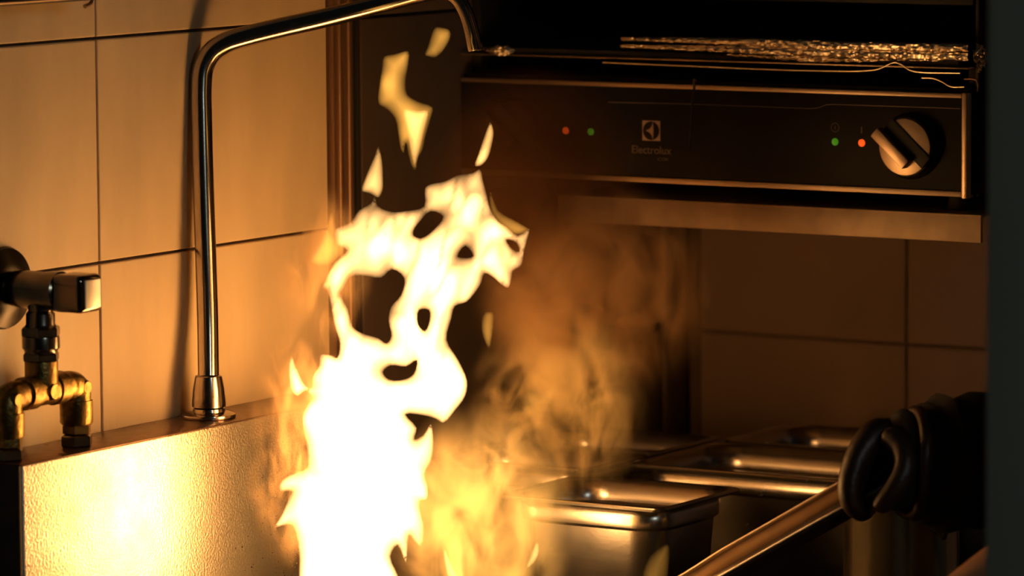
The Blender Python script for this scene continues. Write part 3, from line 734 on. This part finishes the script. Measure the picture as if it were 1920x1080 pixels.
# lights: the fire's own light, spread through the bright core
for px, py, pw, cg in ((650, 1090, .17, 0), (680, 960, .19, 0), (660, 830, .17, 0), (700, 700, .10, 0), (830, 690, .06, 0), (800, 560, .055, 1), (900, 440, .055, 1)):
    l = bpy.data.lights.new('fire_light', 'POINT'); l.energy = pw*1.75; l.color = (1, .30, .055) if cg else (1, .40, .10); l.shadow_soft_size = .020
    o = bpy.data.objects.new('fire_light', l); COL.objects.link(o); o.location = on_d(px, py, FD)

# ================================================================== SMOKE
def smoke_mat(name, dens, scale, lo, hi, emis=0., ecol=(1, .5, .1), col=(.92, .64, .36), stretch=(1, 1, .7), dist_=1.6, power=1.0):
    m = bpy.data.materials.new(name); m.use_nodes = True; nt = m.node_tree; nt.nodes.clear()
    N = nt.nodes.new; Lk = nt.links.new
    out = N('ShaderNodeOutputMaterial'); tc = N('ShaderNodeTexCoord'); mp = N('ShaderNodeMapping'); mp.inputs['Scale'].default_value = stretch
    n = N('ShaderNodeTexNoise'); n.inputs['Scale'].default_value = scale; n.inputs['Detail'].default_value = 5; n.inputs['Distortion'].default_value = dist_
    g = N('ShaderNodeTexGradient'); g.gradient_type = 'SPHERICAL'
    geo = N('ShaderNodeNewGeometry')
    r = N('ShaderNodeMapRange'); r.inputs[1].default_value = lo; r.inputs[2].default_value = hi
    Lk(geo.outputs['Position'], mp.inputs[0]); Lk(mp.outputs[0], n.inputs['Vector']); Lk(n.outputs['Fac'], r.inputs[0])
    Lk(tc.outputs['Object'], g.inputs[0])
    m1 = N('ShaderNodeMath'); m1.operation = 'MULTIPLY'; Lk(r.outputs[0], m1.inputs[0])
    gr = N('ShaderNodeMapRange'); gr.interpolation_type = 'SMOOTHSTEP'; gr.inputs[1].default_value = 0; gr.inputs[2].default_value = .7; Lk(g.outputs[1], gr.inputs[0])
    Lk(gr.outputs[0], m1.inputs[1])
    m2 = N('ShaderNodeMath'); m2.operation = 'MULTIPLY'; m2.inputs[1].default_value = dens; Lk(m1.outputs[0], m2.inputs[0])
    pv = N('ShaderNodeVolumePrincipled'); pv.inputs['Color'].default_value = (*col, 1); pv.inputs['Anisotropy'].default_value = .2
    Lk(m2.outputs[0], pv.inputs['Density'])
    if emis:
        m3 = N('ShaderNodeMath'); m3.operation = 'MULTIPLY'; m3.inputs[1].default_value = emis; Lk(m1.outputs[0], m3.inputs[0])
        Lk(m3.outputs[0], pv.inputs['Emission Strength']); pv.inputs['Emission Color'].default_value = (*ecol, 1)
    Lk(pv.outputs[0], out.inputs['Volume'])
    return m
def puff(name, px, py, d, rx, ry, rd, m, parent, rot=0., label=None):
    k = d/FPX
    bm = BM(); bmesh.ops.create_icosphere(bm, subdivisions=3, radius=1.0)
    me = bpy.data.meshes.new(name); bm.to_mesh(me); bm.free(); o = bpy.data.objects.new(name, me); COL.objects.link(o); me.materials.append(m)
    R_ = Matrix(((_r.x, FH.x, 0, 0), (_r.y, FH.y, 0, 0), (0, 0, 1, 0), (0, 0, 0, 1)))
    o.matrix_world = Matrix.Translation(on_d(px, py, d)) @ R_ @ Matrix.Rotation(rot, 4, 'Y') @ Matrix.Diagonal((rx*k, rd, ry*k, 1))
    o.parent = parent; o.matrix_parent_inverse = Matrix.Translation(-Vector(parent.location))
    if label: o['label'] = label
    return o
smk = thing('smoke', 'drifting orange-lit smoke and faint flame haze right of the fire and above the pans', 'smoke', fire_base+Vector((.12, .1, 0)))
smk['kind'] = 'stuff'
S_big = smoke_mat('smoke_big', 60, 18, .44, .66, col=(.95, .62, .33))
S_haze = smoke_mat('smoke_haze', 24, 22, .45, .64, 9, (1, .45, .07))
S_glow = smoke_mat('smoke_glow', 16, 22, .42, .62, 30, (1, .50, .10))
S_wisp = smoke_mat('smoke_wisp', 40, 34, .51, .62, 4.0, (1, .5, .12), stretch=(1, 1, .45))
puff('smoke_cloud', 1120, 545, 4.08, 250, 230, .10, S_big, smk)
puff('smoke_cloud', 1050, 760, 4.02, 190, 200, .08, S_haze, smk)
puff('smoke_cloud', 900, 980, 3.93, 200, 240, .07, S_glow, smk)
puff('smoke_cloud', 560, 840, 3.92, 120, 260, .05, S_wisp, smk)
puff('smoke_cloud', 600, 500, 3.93, 110, 170, .05, S_wisp, smk)
puff('smoke_cloud', 1000, 345, 4.05, 230, 245, .09, smoke_mat('smoke_dark', 26, 15, .30, .6, col=(.20, .10, .05)), smk)
